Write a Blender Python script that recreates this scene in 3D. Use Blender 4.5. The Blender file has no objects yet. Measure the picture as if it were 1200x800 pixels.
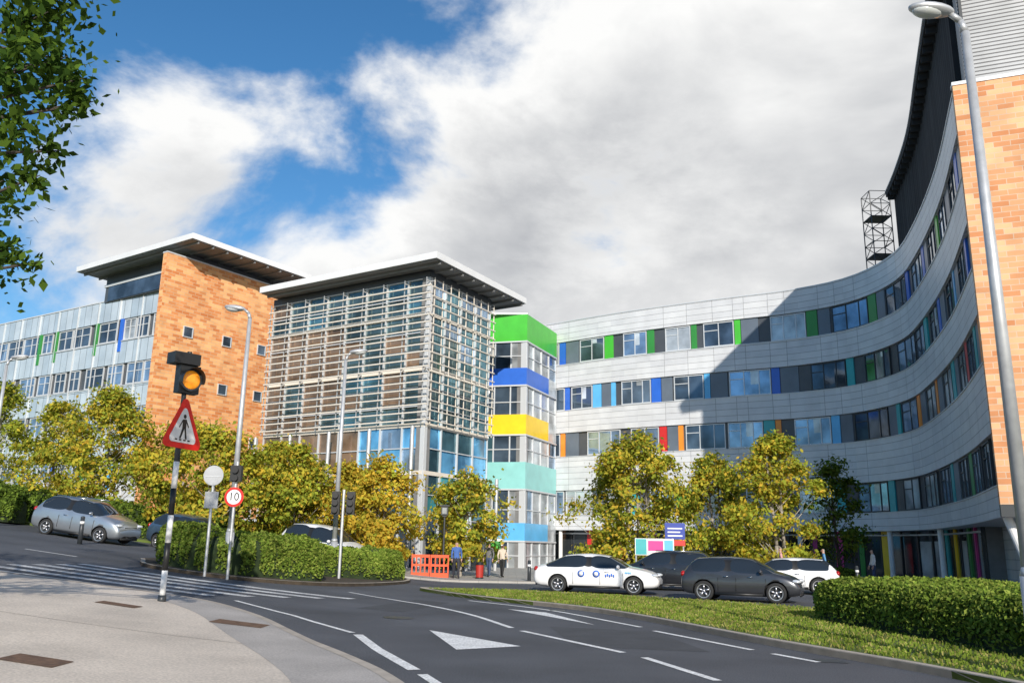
import bpy, bmesh, math, random
import numpy as np
from mathutils import Vector, Matrix
random.seed(7); rng=np.random.default_rng(7)
SC=bpy.context.scene
COL=SC.collection

# ------------------------------------------------------------ materials
def nd(nt,t,**k):
    n=nt.nodes.new(t)
    for a,b in k.items(): setattr(n,a,b)
    return n
def base(name):
    m=bpy.data.materials.new(name); m.use_nodes=True
    return m,m.node_tree,m.node_tree.nodes['Principled BSDF']
def mixc(nt,fac,a,b,blend='MIX'):
    n=nt.nodes.new('ShaderNodeMix'); n.data_type='RGBA'; n.blend_type=blend
    if isinstance(fac,(int,float)): n.inputs[0].default_value=fac
    else: nt.links.new(fac,n.inputs[0])
    for i,c in ((6,a),(7,b)):
        if isinstance(c,(tuple,list)): n.inputs[i].default_value=(*c[:3],1)
        else: nt.links.new(c,n.inputs[i])
    return n.outputs[2]
def M(name,col,rough=.6,metal=0,var=.0,scale=3,bump=0,bscale=40,spec=.5,stretch=(1,1,1),var2=0,scale2=60):
    m,nt,p=base(name)
    p.inputs['Roughness'].default_value=rough; p.inputs['Metallic'].default_value=metal
    p.inputs['Specular IOR Level'].default_value=spec
    tc=nd(nt,'ShaderNodeTexCoord'); mp=nd(nt,'ShaderNodeMapping'); mp.inputs['Scale'].default_value=stretch
    nt.links.new(tc.outputs['Object'],mp.inputs[0])
    out=None
    if var>0:
        n=nd(nt,'ShaderNodeTexNoise'); n.inputs['Scale'].default_value=scale; n.inputs['Detail'].default_value=6
        nt.links.new(mp.outputs[0],n.inputs['Vector'])
        r=nd(nt,'ShaderNodeMapRange'); r.inputs[1].default_value=.3; r.inputs[2].default_value=.7
        nt.links.new(n.outputs[0],r.inputs[0])
        out=mixc(nt,r.outputs[0],tuple(c*(1-var) for c in col),tuple(min(1,c*(1+var)) for c in col))
    if var2>0:
        n=nd(nt,'ShaderNodeTexNoise'); n.inputs['Scale'].default_value=scale2; n.inputs['Detail'].default_value=2
        nt.links.new(mp.outputs[0],n.inputs['Vector'])
        r=nd(nt,'ShaderNodeMapRange'); r.inputs[1].default_value=.35; r.inputs[2].default_value=.65
        r.inputs[3].default_value=1-var2; r.inputs[4].default_value=1+var2
        nt.links.new(n.outputs[0],r.inputs[0])
        out=mixc(nt,1.0,out if out else col,r.outputs[0],'MULTIPLY')
    if out: nt.links.new(out,p.inputs['Base Color'])
    else: p.inputs['Base Color'].default_value=(*col,1)
    if bump>0:
        n=nd(nt,'ShaderNodeTexNoise'); n.inputs['Scale'].default_value=bscale; n.inputs['Detail'].default_value=4
        nt.links.new(mp.outputs[0],n.inputs['Vector'])
        b=nd(nt,'ShaderNodeBump'); b.inputs['Strength'].default_value=bump; b.inputs['Distance'].default_value=.02
        nt.links.new(n.outputs[0],b.inputs['Height']); nt.links.new(b.outputs[0],p.inputs['Normal'])
    return m
def Mbrick(name,c1,c2,mortar,w,h,ms,rough=.8,off=.5,metal=0,extra=.12,bump=.3,spec=.5):
    m,nt,p=base(name)
    p.inputs['Roughness'].default_value=rough; p.inputs['Metallic'].default_value=metal; p.inputs['Specular IOR Level'].default_value=spec
    tc=nd(nt,'ShaderNodeTexCoord')
    def bk(a,b,mo,w,h,off):
        t=nd(nt,'ShaderNodeTexBrick'); t.offset=off
        t.inputs['Scale'].default_value=1; t.inputs['Brick Width'].default_value=w; t.inputs['Row Height'].default_value=h
        t.inputs['Mortar Size'].default_value=ms; t.inputs['Mortar Smooth'].default_value=.1
        t.inputs['Color1'].default_value=(*a,1); t.inputs['Color2'].default_value=(*b,1); t.inputs['Mortar'].default_value=(*mo,1)
        nt.links.new(tc.outputs['UV'],t.inputs['Vector']); return t
    t=bk(c1,c2,mortar,w,h,off); out=t.outputs['Color']
    n=nd(nt,'ShaderNodeTexNoise'); n.inputs['Scale'].default_value=.9; n.inputs['Detail'].default_value=8
    nt.links.new(tc.outputs['Object'],n.inputs['Vector'])
    r=nd(nt,'ShaderNodeMapRange'); r.inputs[1].default_value=.3; r.inputs[2].default_value=.7
    r.inputs[3].default_value=1-extra; r.inputs[4].default_value=1+extra
    nt.links.new(n.outputs[0],r.inputs[0])
    out=mixc(nt,1.0,out,r.outputs[0],'MULTIPLY')
    nt.links.new(out,p.inputs['Base Color'])
    b=nd(nt,'ShaderNodeBump'); b.inputs['Strength'].default_value=bump; b.inputs['Distance'].default_value=.02; b.invert=True
    nt.links.new(t.outputs['Fac'],b.inputs['Height']); nt.links.new(b.outputs[0],p.inputs['Normal'])
    return m
def Mglass(name,col,metal=.45,rough=.06,wob=.2):
    m,nt,p=base(name)
    p.inputs['Roughness'].default_value=rough; p.inputs['Metallic'].default_value=metal
    tc=nd(nt,'ShaderNodeTexCoord')
    n=nd(nt,'ShaderNodeTexNoise'); n.inputs['Scale'].default_value=.55; n.inputs['Detail'].default_value=5
    nt.links.new(tc.outputs['Object'],n.inputs['Vector'])
    r=nd(nt,'ShaderNodeMapRange'); r.inputs[1].default_value=.35; r.inputs[2].default_value=.65
    nt.links.new(n.outputs[0],r.inputs[0])
    nt.links.new(mixc(nt,r.outputs[0],tuple(c*.5 for c in col),tuple(min(1,c*1.35) for c in col)),p.inputs['Base Color'])
    n2=nd(nt,'ShaderNodeTexNoise'); n2.inputs['Scale'].default_value=1.3
    nt.links.new(tc.outputs['Object'],n2.inputs['Vector'])
    b=nd(nt,'ShaderNodeBump'); b.inputs['Strength'].default_value=wob; b.inputs['Distance'].default_value=.02
    nt.links.new(n2.outputs[0],b.inputs['Height']); nt.links.new(b.outputs[0],p.inputs['Normal'])
    return m
def Mleaf(name,col,tr=.35):
    m=bpy.data.materials.new(name); m.use_nodes=True; nt=m.node_tree; nt.nodes.clear()
    o=nd(nt,'ShaderNodeOutputMaterial'); d=nd(nt,'ShaderNodeBsdfDiffuse'); t=nd(nt,'ShaderNodeBsdfTranslucent'); mx=nd(nt,'ShaderNodeMixShader')
    tc=nd(nt,'ShaderNodeTexCoord'); n=nd(nt,'ShaderNodeTexNoise'); n.inputs['Scale'].default_value=1.1; n.inputs['Detail'].default_value=4
    nt.links.new(tc.outputs['Object'],n.inputs['Vector'])
    r=nd(nt,'ShaderNodeMapRange'); r.inputs[1].default_value=.3; r.inputs[2].default_value=.7
    nt.links.new(n.outputs[0],r.inputs[0])
    c=mixc(nt,r.outputs[0],tuple(x*.65 for x in col),tuple(min(1,x*1.35) for x in col))
    nt.links.new(c,d.inputs[0]); nt.links.new(c,t.inputs[0]); mx.inputs[0].default_value=tr
    nt.links.new(d.outputs[0],mx.inputs[1]); nt.links.new(t.outputs[0],mx.inputs[2]); nt.links.new(mx.outputs[0],o.inputs[0])
    return m

asphalt=M('asphalt',(.082,.087,.098),.85,var=.28,scale=.35,bump=.5,bscale=90,var2=.3,scale2=45)
aspatch=M('asphalt_patch',(.064,.068,.075),.85,var=.15,scale=1.5,bump=.5,bscale=90,var2=.25,scale2=50)
paving=M('pavement_concrete',(.60,.525,.44),.85,var=.14,scale=.7,bump=.3,bscale=60,var2=.14,scale2=30)
paving2=M('pavement_edge_tarmac',(.40,.37,.34),.85,var=.14,scale=.9,bump=.3,bscale=60,var2=.14,scale2=40)
joint=M('joint_filler',(.28,.25,.22),.9,var=.2,scale=4)
forecm=Mbrick('forecourt_paving',(.36,.34,.31),(.42,.40,.37),(.22,.21,.2),.9,.6,.01)
kerbm=M('kerb_stone',(.42,.37,.31),.85,var=.15,scale=3,bump=.3)
white_line=M('road_paint',(.76,.76,.74),.7,var=.14,scale=2.5,var2=.24,scale2=25)
zebra_paint=M('worn_road_paint',(.55,.55,.54),.75,var=.3,scale=1.6,var2=.3,scale2=22)
grassm=M('grass_soil',(.10,.14,.025),.95,var=.35,scale=1.2,bump=.6,bscale=50)
terr=M('terrain_soil',(.09,.1,.045),.95,var=.3,scale=.3)
soil=M('bed_soil',(.06,.045,.03),.95,var=.3,scale=3,bump=.5)
brick_o=Mbrick('terracotta_block',(.60,.19,.05),(.88,.47,.20),(.62,.44,.28),.62,.235,.014,extra=.14)
brick_e=Mbrick('terracotta_block_sunlit',(.56,.22,.085),(.78,.47,.25),(.6,.46,.34),.62,.235,.014,extra=.12)  # same blocks as the tower; paler look from frontal sun put into the colour
clad=Mbrick('silver_cladding',(.60,.61,.63),(.67,.68,.69),(.25,.255,.26),2.4,.48,.014,rough=.4,off=0,metal=.0,extra=.08,bump=.6)
clad_l=Mbrick('pale_panels',(.46,.54,.60),(.62,.68,.72),(.22,.25,.27),.9,1.9,.03,rough=.2,off=0,metal=.25,extra=.1)
louvg=Mbrick('grey_louvre',(.36,.37,.38),(.39,.40,.41),(.08,.08,.085),9,.18,.03,rough=.5,off=0,metal=.1)
louvd=Mbrick('dark_louvre',(.032,.035,.04),(.044,.048,.053),(.010,.010,.012),.55,40,.05,rough=.9,off=0,spec=.15)
darkp=M('dark_grey_panel',(.07,.078,.09),.4,var=.12,scale=.8)
slate=M('blue_grey_panel',(.13,.16,.2),.35,var=.12,scale=.8)
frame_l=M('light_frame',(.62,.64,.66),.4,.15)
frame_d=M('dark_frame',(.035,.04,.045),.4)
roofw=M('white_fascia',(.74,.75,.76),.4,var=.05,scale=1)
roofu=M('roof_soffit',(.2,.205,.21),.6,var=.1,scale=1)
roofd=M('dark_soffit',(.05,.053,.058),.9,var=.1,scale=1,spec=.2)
core=M('building_core',(.2,.2,.2),.8,var=.1)
slat=M('louvre_blade',(.80,.73,.63),.4,.1)
steel=M('galvanised_steel',(.5,.51,.52),.45,.4,var=.12,scale=6)
whitep=M('white_paint',(.8,.8,.79),.5,var=.05,scale=2)
gA=Mglass('glass_dark',(.09,.13,.18),.5)
gB=Mglass('glass_blue',(.26,.37,.51),.6)
gC=Mglass('glass_blind',(.48,.51,.53),.3,.15)
gT=Mglass('glass_teal',(.10,.22,.27),.6)
gT2=Mglass('glass_grey_green',(.11,.17,.18),.6)
gTt=Mglass('glass_turquoise',(.10,.42,.46),.5)
gS=Mglass('glass_sky',(.16,.46,.80),.5)
gBr=Mglass('glass_brown',(.25,.165,.11),.35)
gK=Mglass('glass_black',(.05,.06,.07),.4)
gF=Mglass('glass_frit',(.58,.63,.66),.25,.2)
def C(n,c,r=.35): return M('panel_'+n,c,r,0,var=.08,scale=1.2)
green=C('green',(.07,.48,.04)); blue=C('blue',(.03,.14,.6)); lblue=C('light_blue',(.12,.46,.8)); red=C('red',(.6,.03,.03))
orange=C('orange',(.85,.28,.03)); yellow=C('yellow',(.92,.62,.02)); teal=C('teal',(.04,.38,.40)); dgreen=C('dark_green',(.04,.26,.05)); pink=C('pink',(.6,.04,.25))
aqua=C('aqua',(.28,.62,.6)); navy=C('navy',(.02,.05,.32))
black=M('black_plastic',(.015,.015,.015),.45); rubber=M('tyre_rubber',(.02,.02,.02),.8)
bark=M('bark',(.3,.27,.23),.9,var=.4,scale=9,bump=.5); barkd=M('bark_dark',(.06,.05,.04),.9,var=.35,scale=9,bump=.5)

# ------------------------------------------------------------ mesh builder
class MB:
    def __init__(s): s.v=[];s.f=[];s.m=[];s.mats=[]
    def mi(s,m):
        if m not in s.mats: s.mats.append(m)
        return s.mats.index(m)
    def face(s,pts,m):
        b=len(s.v); s.v.extend([tuple(p) for p in pts]); s.f.append(tuple(range(b,b+len(pts)))); s.m.append(s.mi(m))
    def box(s,o,a,b,c,m):
        o,a,b,c=map(Vector,(o,a,b,c)); n=len(s.v)
        s.v.extend([tuple(p) for p in (o,o+a,o+a+b,o+b,o+c,o+a+c,o+a+b+c,o+b+c)])
        for q in ((0,3,2,1),(4,5,6,7),(0,1,5,4),(1,2,6,5),(2,3,7,6),(3,0,4,7)):
            s.f.append(tuple(n+i for i in q)); s.m.append(s.mi(m))
    def cbox(s,c,sz,m,rot=0):
        cx,cy,cz=c; a=Vector((math.cos(rot),math.sin(rot),0))*sz[0]; b=Vector((-math.sin(rot),math.cos(rot),0))*sz[1]; k=Vector((0,0,sz[2]))
        s.box(Vector(c)-a/2-b/2-k/2,a,b,k,m)
    def cyl(s,p0,p1,r0,r1,mat,n=10,caps=True):
        p0,p1=Vector(p0),Vector(p1); d=(p1-p0).normalized()
        a=d.orthogonal().normalized(); b=d.cross(a); k=len(s.v)
        for p,r in ((p0,r0),(p1,r1)):
            for i in range(n):
                t=2*math.pi*i/n; s.v.append(tuple(p+a*math.cos(t)*r+b*math.sin(t)*r))
        for i in range(n):
            j=(i+1)%n; s.f.append((k+i,k+j,k+n+j,k+n+i)); s.m.append(s.mi(mat))
        if caps:
            s.f.append(tuple(k+i for i in range(n))[::-1]); s.m.append(s.mi(mat))
            s.f.append(tuple(k+n+i for i in range(n))); s.m.append(s.mi(mat))
    def tube(s,pts,rs,m,n=8):
        for i in range(len(pts)-1): s.cyl(pts[i],pts[i+1],rs[i],rs[i+1],m,n,True)
    def lathe(s,o,ax,prof,m,n=24):
        o=Vector(o); ax=Vector(ax).normalized(); a=ax.orthogonal().normalized(); b=ax.cross(a); k=len(s.v)
        for r,h in prof:
            for i in range(n):
                t=2*math.pi*i/n; s.v.append(tuple(o+ax*h+(a*math.cos(t)+b*math.sin(t))*r))
        for j in range(len(prof)-1):
            for i in range(n):
                q=(i+1)%n; s.f.append((k+j*n+i,k+j*n+q,k+(j+1)*n+q,k+(j+1)*n+i)); s.m.append(s.mi(m))
    def ell(s,c,r,m,n=12,h=8):
        k=len(s.v)
        for j in range(h+1):
            ph=math.pi*j/h
            for i in range(n):
                t=2*math.pi*i/n; s.v.append((c[0]+r[0]*math.sin(ph)*math.cos(t),c[1]+r[1]*math.sin(ph)*math.sin(t),c[2]+r[2]*math.cos(ph)))
        for j in range(h):
            for i in range(n):
                q=(i+1)%n; s.f.append((k+j*n+i,k+(j+1)*n+i,k+(j+1)*n+q,k+j*n+q)); s.m.append(s.mi(m))
    def obj(s,name,smooth=False,parent=None):
        me=bpy.data.meshes.new(name); me.from_pydata(s.v,[],s.f)
        for m in s.mats: me.materials.append(m)
        me.polygons.foreach_set('material_index',s.m)
        uv=me.uv_layers.new(name='UVMap'); vs=me.vertices
        for p in me.polygons:
            n=p.normal
            if abs(n.z)>.8: T=Vector((1,0,0)); B=Vector((0,1,0))
            else: T=Vector((-n.y,n.x,0)).normalized(); B=Vector((0,0,1))
            if T.x<0 and abs(n.z)<=.8: T=-T
            for li in p.loop_indices:
                co=vs[me.loops[li].vertex_index].co; uv.data[li].uv=(co.dot(T),co.dot(B))
        if smooth:
            me.polygons.foreach_set('use_smooth',[True]*len(me.polygons))
        ob=bpy.data.objects.new(name,me); COL.objects.link(ob)
        if parent: ob.parent=parent
        return ob
def empty(name,loc=(0,0,0),rot=(0,0,0)):
    e=bpy.data.objects.new(name,None); COL.objects.link(e); e.location=loc; e.rotation_euler=rot; e.empty_display_size=.3; return e
def smooth(pts,n=8):
    P=[Vector(p) for p in pts]; P=[P[0]*2-P[1]]+P+[P[-1]*2-P[-2]]; out=[]
    for i in range(1,len(P)-2):
        for k in range(n):
            t=k/n; a,b,c,d=P[i-1:i+3]
            out.append(.5*((2*b)+(-a+c)*t+(2*a-5*b+4*c-d)*t*t+(-a+3*b-3*c+d)*t**3))
    out.append(P[-2]); return [tuple(p) for p in out]

# ------------------------------------------------------------ terrain
def _g(s): return .13*s*s/(s+4)
def gz(x):
    if x>=-2: return 0.0
    s=min(-2-x,40); i=int(s); f=s-i
    return _g(i)*(1-f)+_g(min(i+1,40))*f
def sheet(name,poly,off,mat,skirt=0,link=True):
    bm=bmesh.new(); vs=[bm.verts.new((p[0],p[1],0)) for p in poly]; bm.faces.new(vs)
    xs=[p[0] for p in poly]
    for i in range(0,41):
        kx=-2-i
        if min(xs)<kx<max(xs):
            bmesh.ops.bisect_plane(bm,geom=bm.verts[:]+bm.edges[:]+bm.faces[:],plane_co=(kx,0,0),plane_no=(1,0,0),dist=1e-5)
    bm.faces.ensure_lookup_table(); bm.normal_update()
    if bm.faces[0].normal.z<0: bmesh.ops.reverse_faces(bm,faces=bm.faces[:])
    if skirt>0:
        be=[e for e in bm.edges if len(e.link_faces)==1]
        r=bmesh.ops.extrude_edge_only(bm,edges=be)
        nv=[g for g in r['geom'] if isinstance(g,bmesh.types.BMVert)]
        for v in bm.verts: v.co.z=gz(v.co.x)+off
        for v in nv: v.co.z-=skirt
    else:
        for v in bm.verts: v.co.z=gz(v.co.x)+off
    bmesh.ops.triangulate(bm,faces=bm.faces[:])
    me=bpy.data.meshes.new(name); bm.to_mesh(me); bm.free()
    uv=me.uv_layers.new(name='UVMap')
    for l in me.loops: uv.data[l.index].uv=me.vertices[l.vertex_index].co.xy
    me.materials.append(mat)
    ob=bpy.data.objects.new(name,me); COL.objects.link(ob); return ob
def lp(path,w,side=0):
    P=[Vector(p) for p in path]; L=[];R=[]
    for i,p in enumerate(P):
        a=P[max(0,i-1)]; b=P[min(len(P)-1,i+1)]; t=(b-a).normalized(); n=Vector((-t.y,t.x))
        if side==0: L.append(p+n*w/2); R.append(p-n*w/2)
        else: L.append(p); R.append(p-n*w*side)
    return [tuple(q) for q in L+R[::-1]]
sheet('ground_terrain',[(-900,-900),(900,-900),(900,1500),(-900,1500)],-.03,terr)
sheet('road',[(-70,-30),(60,-30),(60,48),(-70,48)],0,asphalt)
sheet('road_patch',[(1.2,15.5),(3.4,15.0),(3.0,18.5),(.9,19.2)],.003,aspatch)
sheet('road_patch',[(-3.8,22.5),(-2.6,22.3),(-1.7,26.5),(-2.8,27.2)],.003,aspatch)
kp=smooth([(-12,19.5),(-7.4,19.6),(-5.2,18),(-3.3,14.8),(-1.6,11.6),(-.6,8.5),(0,5),(.2,-10)],6)
sheet('pavement',[(-60,19.5)]+kp+[(-60,-10)],.10,paving,.14)
sheet('pavement_edge_strip',lp(kp[6:],1.25,1),.103,paving2)
sheet('kerb',lp([(-60,19.5)]+kp,.16,1),.107,kerbm,.0)
gn=smooth([(-3.2,32.3),(-.9,28.2),(2.4,23.4),(4.7,16.3),(6.1,12.4),(7,8),(8,0),(9,-10)],6)
gf=smooth([(14,-10),(12.5,10),(11.2,20),(8.3,25.7),(4.5,29.5),(0,32.6),(-3.2,32.6)],6)
gpoly=gn+gf
sheet('grass_verge',gpoly,.10,grassm,.13)
sheet('kerb',lp(gn,.14,-1),.115,kerbm,.13)
sheet('kerb',lp(gf,.14,-1),.115,kerbm,.13)
isl=smooth([(-12.3,29.5),(-11,27.2),(-8,27.4),(-5.6,30.5),(-4.2,36),(-4.6,39.3),(-6.8,39),(-10,34.5),(-12.3,31)],4)
sheet('planting_island',isl,.1,soil,.14)
sheet('kerb',lp(isl,.14,-1),.108,kerbm)
sheet('forecourt_paving',[(-10,41),(45,41),(45,90),(-10,90)],.1,forecm,.14)
sheet('kerb',lp([(-10,41.05),(45,41.05)],.15),.106,kerbm)
sheet('planted_bank',[(-70,42),(-13,41),(-10,43),(-10,90),(-70,90)],.12,grassm,.14)
sheet('kerb',lp([(-70,42),(-13,41.05),(-10.05,43)],.15),.126,kerbm)
def mark(poly,name='road_marking',mat=None): return sheet(name,poly,.007,mat or white_line)
marks=[]
for i in range(6):
    y=20.3+i*.98; xr=-7.9+i*.68
    marks.append(mark([(-12.8+i*.1,y-.1),(xr,y),(xr+.15,y+.42),(-12.7+i*.1,y+.32)],'zebra_stripe',zebra_paint))
zc=empty('zebra_crossing')
for o in marks: o.parent=zc
rm=empty('road_markings')
ml=[]
ml.append(mark(lp([(-6.4,21.0),(-4.6,19.2),(-2.9,16.9)],.12),'line'))
ml.append(mark(lp([(-2.75,16.6),(-2.1,14.6),(-1.25,12.3)],.18),'line'))
ml.append(mark(lp([(-1.1,11.9),(-.6,10.4)],.14),'line'))
ml.append(mark(lp(smooth([(-5.0,28.0),(-2.6,25.6),(-1,22.3),(.1,18.7)],5),.13),'line'))
ml.append(mark(lp([(.3,18.1),(1.9,14.7)],.13),'line'))
ml.append(mark(lp([(2.15,14.1),(2.75,11.8)],.13),'line'))
ml.append(mark(lp([(3.0,11.0),(3.6,8.0)],.13),'line'))
ml.append(mark(lp(smooth([(-1.2,27.6),(1.1,24.1),(2.9,19.4)],5),.12),'line'))
ml.append(mark(lp([(3.05,18.6),(4.2,15.4)],.12),'line'))
ml.append(mark(lp([(4.4,14.9),(4.8,13.9)],.12),'line'))
ml.append(mark([(-1.55,17.9),(.24,15.35),(-.82,14.7)],'give_way_triangle'))
ml.append(mark([(.0,24.2),(1.0,23.2),(1.95,19.7)],'give_way_triangle'))
for i in range(5):
    ml.append(mark(lp([(-13.5-i*3.2,27.6),(-15.2-i*3.2,27.7)],.13),'line'))
for i in range(6):
    ml.append(mark(lp([(4+i*4,37.6),(5.6+i*4,37.6)],.12),'line'))
ml.append(mark(lp([(-3.6,40.2),(44,40.2)],.1),'line'))
for o in ml: o.parent=rm
cov=M('utility_cover',(.16,.09,.05),.7,.1,var=.3,scale=10,bump=.5)
for (x,y,w,h) in ((-5.2,15.6,.95,.6),(-7.6,16.4,.8,.4),(-5.7,10.1,.7,.5)):
    sheet('utility_cover',[(x,y),(x+w,y-.12),(x+w,y+h-.12),(x,y+h)],.108,cov)
sheet('manhole_cover',[(-2.5+.35*math.cos(t*math.pi/8),20.6+.35*math.sin(t*math.pi/8)) for t in range(16)],.007,frame_d)
sheet('pavement_joint',lp([(-12,14.2),(-3.9,13.4)],.02),.1025,joint)
for (x,y) in ((5.05,14.1),(1.35,24.1)):
    sheet('gully_grate',[(x-.2,y-.2),(x+.2,y-.28),(x+.2,y+.14),(x-.2,y+.22)],.007,frame_d)

# ------------------------------------------------------------ facades
class Fac:
    def __init__(s,pts,curved=False):
        s.P=[Vector(p[:2]) for p in pts]; s.c=[0]
        for a,b in zip(s.P,s.P[1:]): s.c.append(s.c[-1]+(b-a).length)
        s.L=s.c[-1]; s.curved=curved; s.N=[]
        for i in range(len(s.P)):
            t=(s.P[min(i+1,len(s.P)-1)]-s.P[max(i-1,0)]).normalized(); n=Vector((t.y,-t.x)); s.N.append(n)
        if not curved:
            if s.N[0].dot(-s.P[0])<0: s.N=[-n for n in s.N]
    def pos(s,t,o):
        i=0
        while i<len(s.c)-2 and t>s.c[i+1]: i+=1
        f=(t-s.c[i])/(s.c[i+1]-s.c[i]); p=s.P[i].lerp(s.P[i+1],f); n=s.N[i].lerp(s.N[i+1],max(0,min(1,f))).normalized()
        return p+n*o
    def box(s,mb,s0,s1,z0,z1,o0,o1,m,ends=True,sides=True):
        n=max(1,math.ceil((s1-s0)/1.2)) if s.curved else 1
        F=[s.pos(s0+(s1-s0)*i/n,o1) for i in range(n+1)]; B=[s.pos(s0+(s1-s0)*i/n,o0) for i in range(n+1)]
        k=len(mb.v); mi=mb.mi(m)
        for a,b in zip(F,B): mb.v.extend([(a.x,a.y,z0),(a.x,a.y,z1),(b.x,b.y,z0),(b.x,b.y,z1)])
        def q(*f): mb.f.append(f); mb.m.append(mi)
        for i in range(n):
            a=k+4*i; b=a+4
            q(a,b,b+1,a+1); q(a+1,b+1,b+3,a+3); q(a+2,b+2,b,a); q(a+3,b+3,b+2,a+2)
        q(k,k+1,k+3,k+2); a=k+4*n; q(a,a+2,a+3,a+1)
    def win(s,mb,s0,s1,z0,z1,o,gl,fr,mul=None,tr=None,t=.07):
        s.box(mb,s0+t,s1-t,z0+t,z1-t,o-.06,o,gl)
        s.box(mb,s0,s1,z0,z0+t,o-.06,o+.06,fr); s.box(mb,s0,s1,z1-t,z1,o-.06,o+.06,fr)
        s.box(mb,s0,s0+t,z0+t,z1-t,o-.06,o+.055,fr); s.box(mb,s1-t,s1,z0+t,z1-t,o-.06,o+.055,fr)
        if mul:
            for k in mul:
                x=s0+(s1-s0)*k; s.box(mb,x-t*.45,x+t*.45,z0+t,z1-t,o+.001,o+.045,fr)
        if tr:
            for (a,b,zz) in tr:
                s.box(mb,s0+(s1-s0)*a+t,s0+(s1-s0)*b-t,z0+(z1-z0)*zz-.03,z0+(z1-z0)*zz+.03,o+.002,o+.04,fr)
hosp=empty('hospital_building')
# --- curved wing
wp=smooth([(1.5,73.7),(3.6,72.6),(7.2,69.8),(11.1,67.1),(16.6,63.8),(21.1,61.2),(24.0,58.0),(24.95,53.3),(23.9,48),(21.5,40.3),(18.6,32.8)],5)
W=Fac(wp,True)
def s_at(D):
    for i in range(len(W.P)-1,0,-1):
        if W.P[i].y>D: return W.c[i]
sN=s_at(45)
mb=MB()
rows=[(16.9,18.95,[green,blue,dgreen,blue,green]),(12.9,14.95,[teal,blue,teal,lblue]),(9.0,11.05,[orange,red,teal,lblue,orange]),(4.2,6.25,[red,teal,dgreen,teal])]
spand=[(18.95,20.7),(14.95,16.9),(11.05,12.9),(6.25,9.0),(3.1,4.2)]
for a,b in spand: W.box(mb,0,W.L,a,b,-.3,0,clad)
W.box(mb,0,W.L,20.7,20.78,-.35,.04,frame_l)
for a,b in spand[1:]: W.box(mb,0,W.L,b-.0,b+.05,-.18,.05,frame_l)
for ri,(z0,z1,cols) in enumerate(rows):
    R=random.Random(30+ri)
    W.box(mb,0,W.L,z0,z1,-.3,-.2,darkp)
    s=.4+R.random()*.8
    while s<W.L-3:
        k=R.random(); w=R.choice([2.1,2.4,2.6,3.1])
        g=R.choice([gA,gA,gB,gB,gC])
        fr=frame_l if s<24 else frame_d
        zz=z1-.06
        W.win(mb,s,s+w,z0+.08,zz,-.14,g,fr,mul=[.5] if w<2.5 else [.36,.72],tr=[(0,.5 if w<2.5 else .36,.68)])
        if R.random()<.4:
            bh=R.choice([.35,.6,1.0]); W.box(mb,s+w*.52,s+w*.70,zz-.08-bh,zz-.08,-.139,-.135,gF)
        s+=w+.06
        if k<.62:
            c=cols[R.randrange(len(cols))]; cw=R.choice([.45,.6,.8]); W.box(mb,s,s+cw,z0+.02,z1-.02,-.2,-.1,c); s+=cw+.05
        if R.random()<.5:
            cw=R.choice([.9,1.3]); W.box(mb,s,s+cw,z0+.02,z1-.02,-.2,-.13,slate); s+=cw
        if R.random()<.16:
            c=cols[R.randrange(len(cols))]; W.box(mb,s,s+.4,z0+.02,z1-.02,-.2,-.1,c); s+=.45
        s+=R.choice([.15,.5,.9])
W.box(mb,0,sN,0,3.1,-1.4,-1.2,gK)
R=random.Random(5); s=0.5
while s<sN-1:
    W.box(mb,s,s+.09,0,3.1,-1.2,-1.1,frame_d)
    if R.random()<.45: W.box(mb,s+.1,s+.1+R.choice([.3,.45]),0.02,3.08,-1.2,-1.12,R.choice([yellow,red,dgreen,pink,yellow,teal]))
    elif R.random()<.5: W.box(mb,s+.2,s+1.3,.1,2.4,-1.2,-1.15,R.choice([gA,gC,gB]))
    s+=1.5
W.box(mb,0,sN,2.75,2.85,-1.2,-1.08,frame_l)
s=3
while s<sN:
    p=W.pos(s,-.35); mb.cyl((p.x,p.y,0),(p.x,p.y,3.1),.16,.16,whitep,12); s+=6.5
W.box(mb,0,W.L,3.1,20.4,-14,-.305,core)
W.box(mb,0,sN,0,3.09,-13,-1.42,core)
W.box(mb,sN,W.L-.8,0,3.09,-13,-2.2,clad)
W.box(mb,0,W.L,3.05,3.1,-14,.0,frame_l)
mb.obj('curved_wing',parent=hosp)
# --- end wall
tN=(W.P[-1]-W.P[-2]).normalized(); ed=Vector((-tN.y,tN.x))
if ed.x<0: ed=-ed
e0=W.P[-1]+tN*.02
E=Fac([e0-ed*.02,e0+ed*18])
mb=MB()
E.box(mb,-.02,18,3.5,20.9,0,.3,brick_e)
E.box(mb,-.02,18,3.05,3.5,0,.28,frame_d)
E.box(mb,-.05,18,20.9,21.05,-.1,.34,frame_l)
E.box(mb,.55,18,21.05,26.6,-1.0,-.1,louvg)
for k in range(7): E.box(mb,.6+2.6*k,.72+2.6*k,21.05,26.6,-.1,-.02,frame_d)
for (sa,sb) in ((.3,1.2),(3.4,3.4),(6.6,5.6)):
    a=E.pos(sa,-.7); b=E.pos(sb,-.7); mb.cyl((a.x,a.y,3.1),(b.x,b.y,0),.17,.17,whitep,14)
mb.obj('brick_end_wall',parent=hosp)
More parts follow.
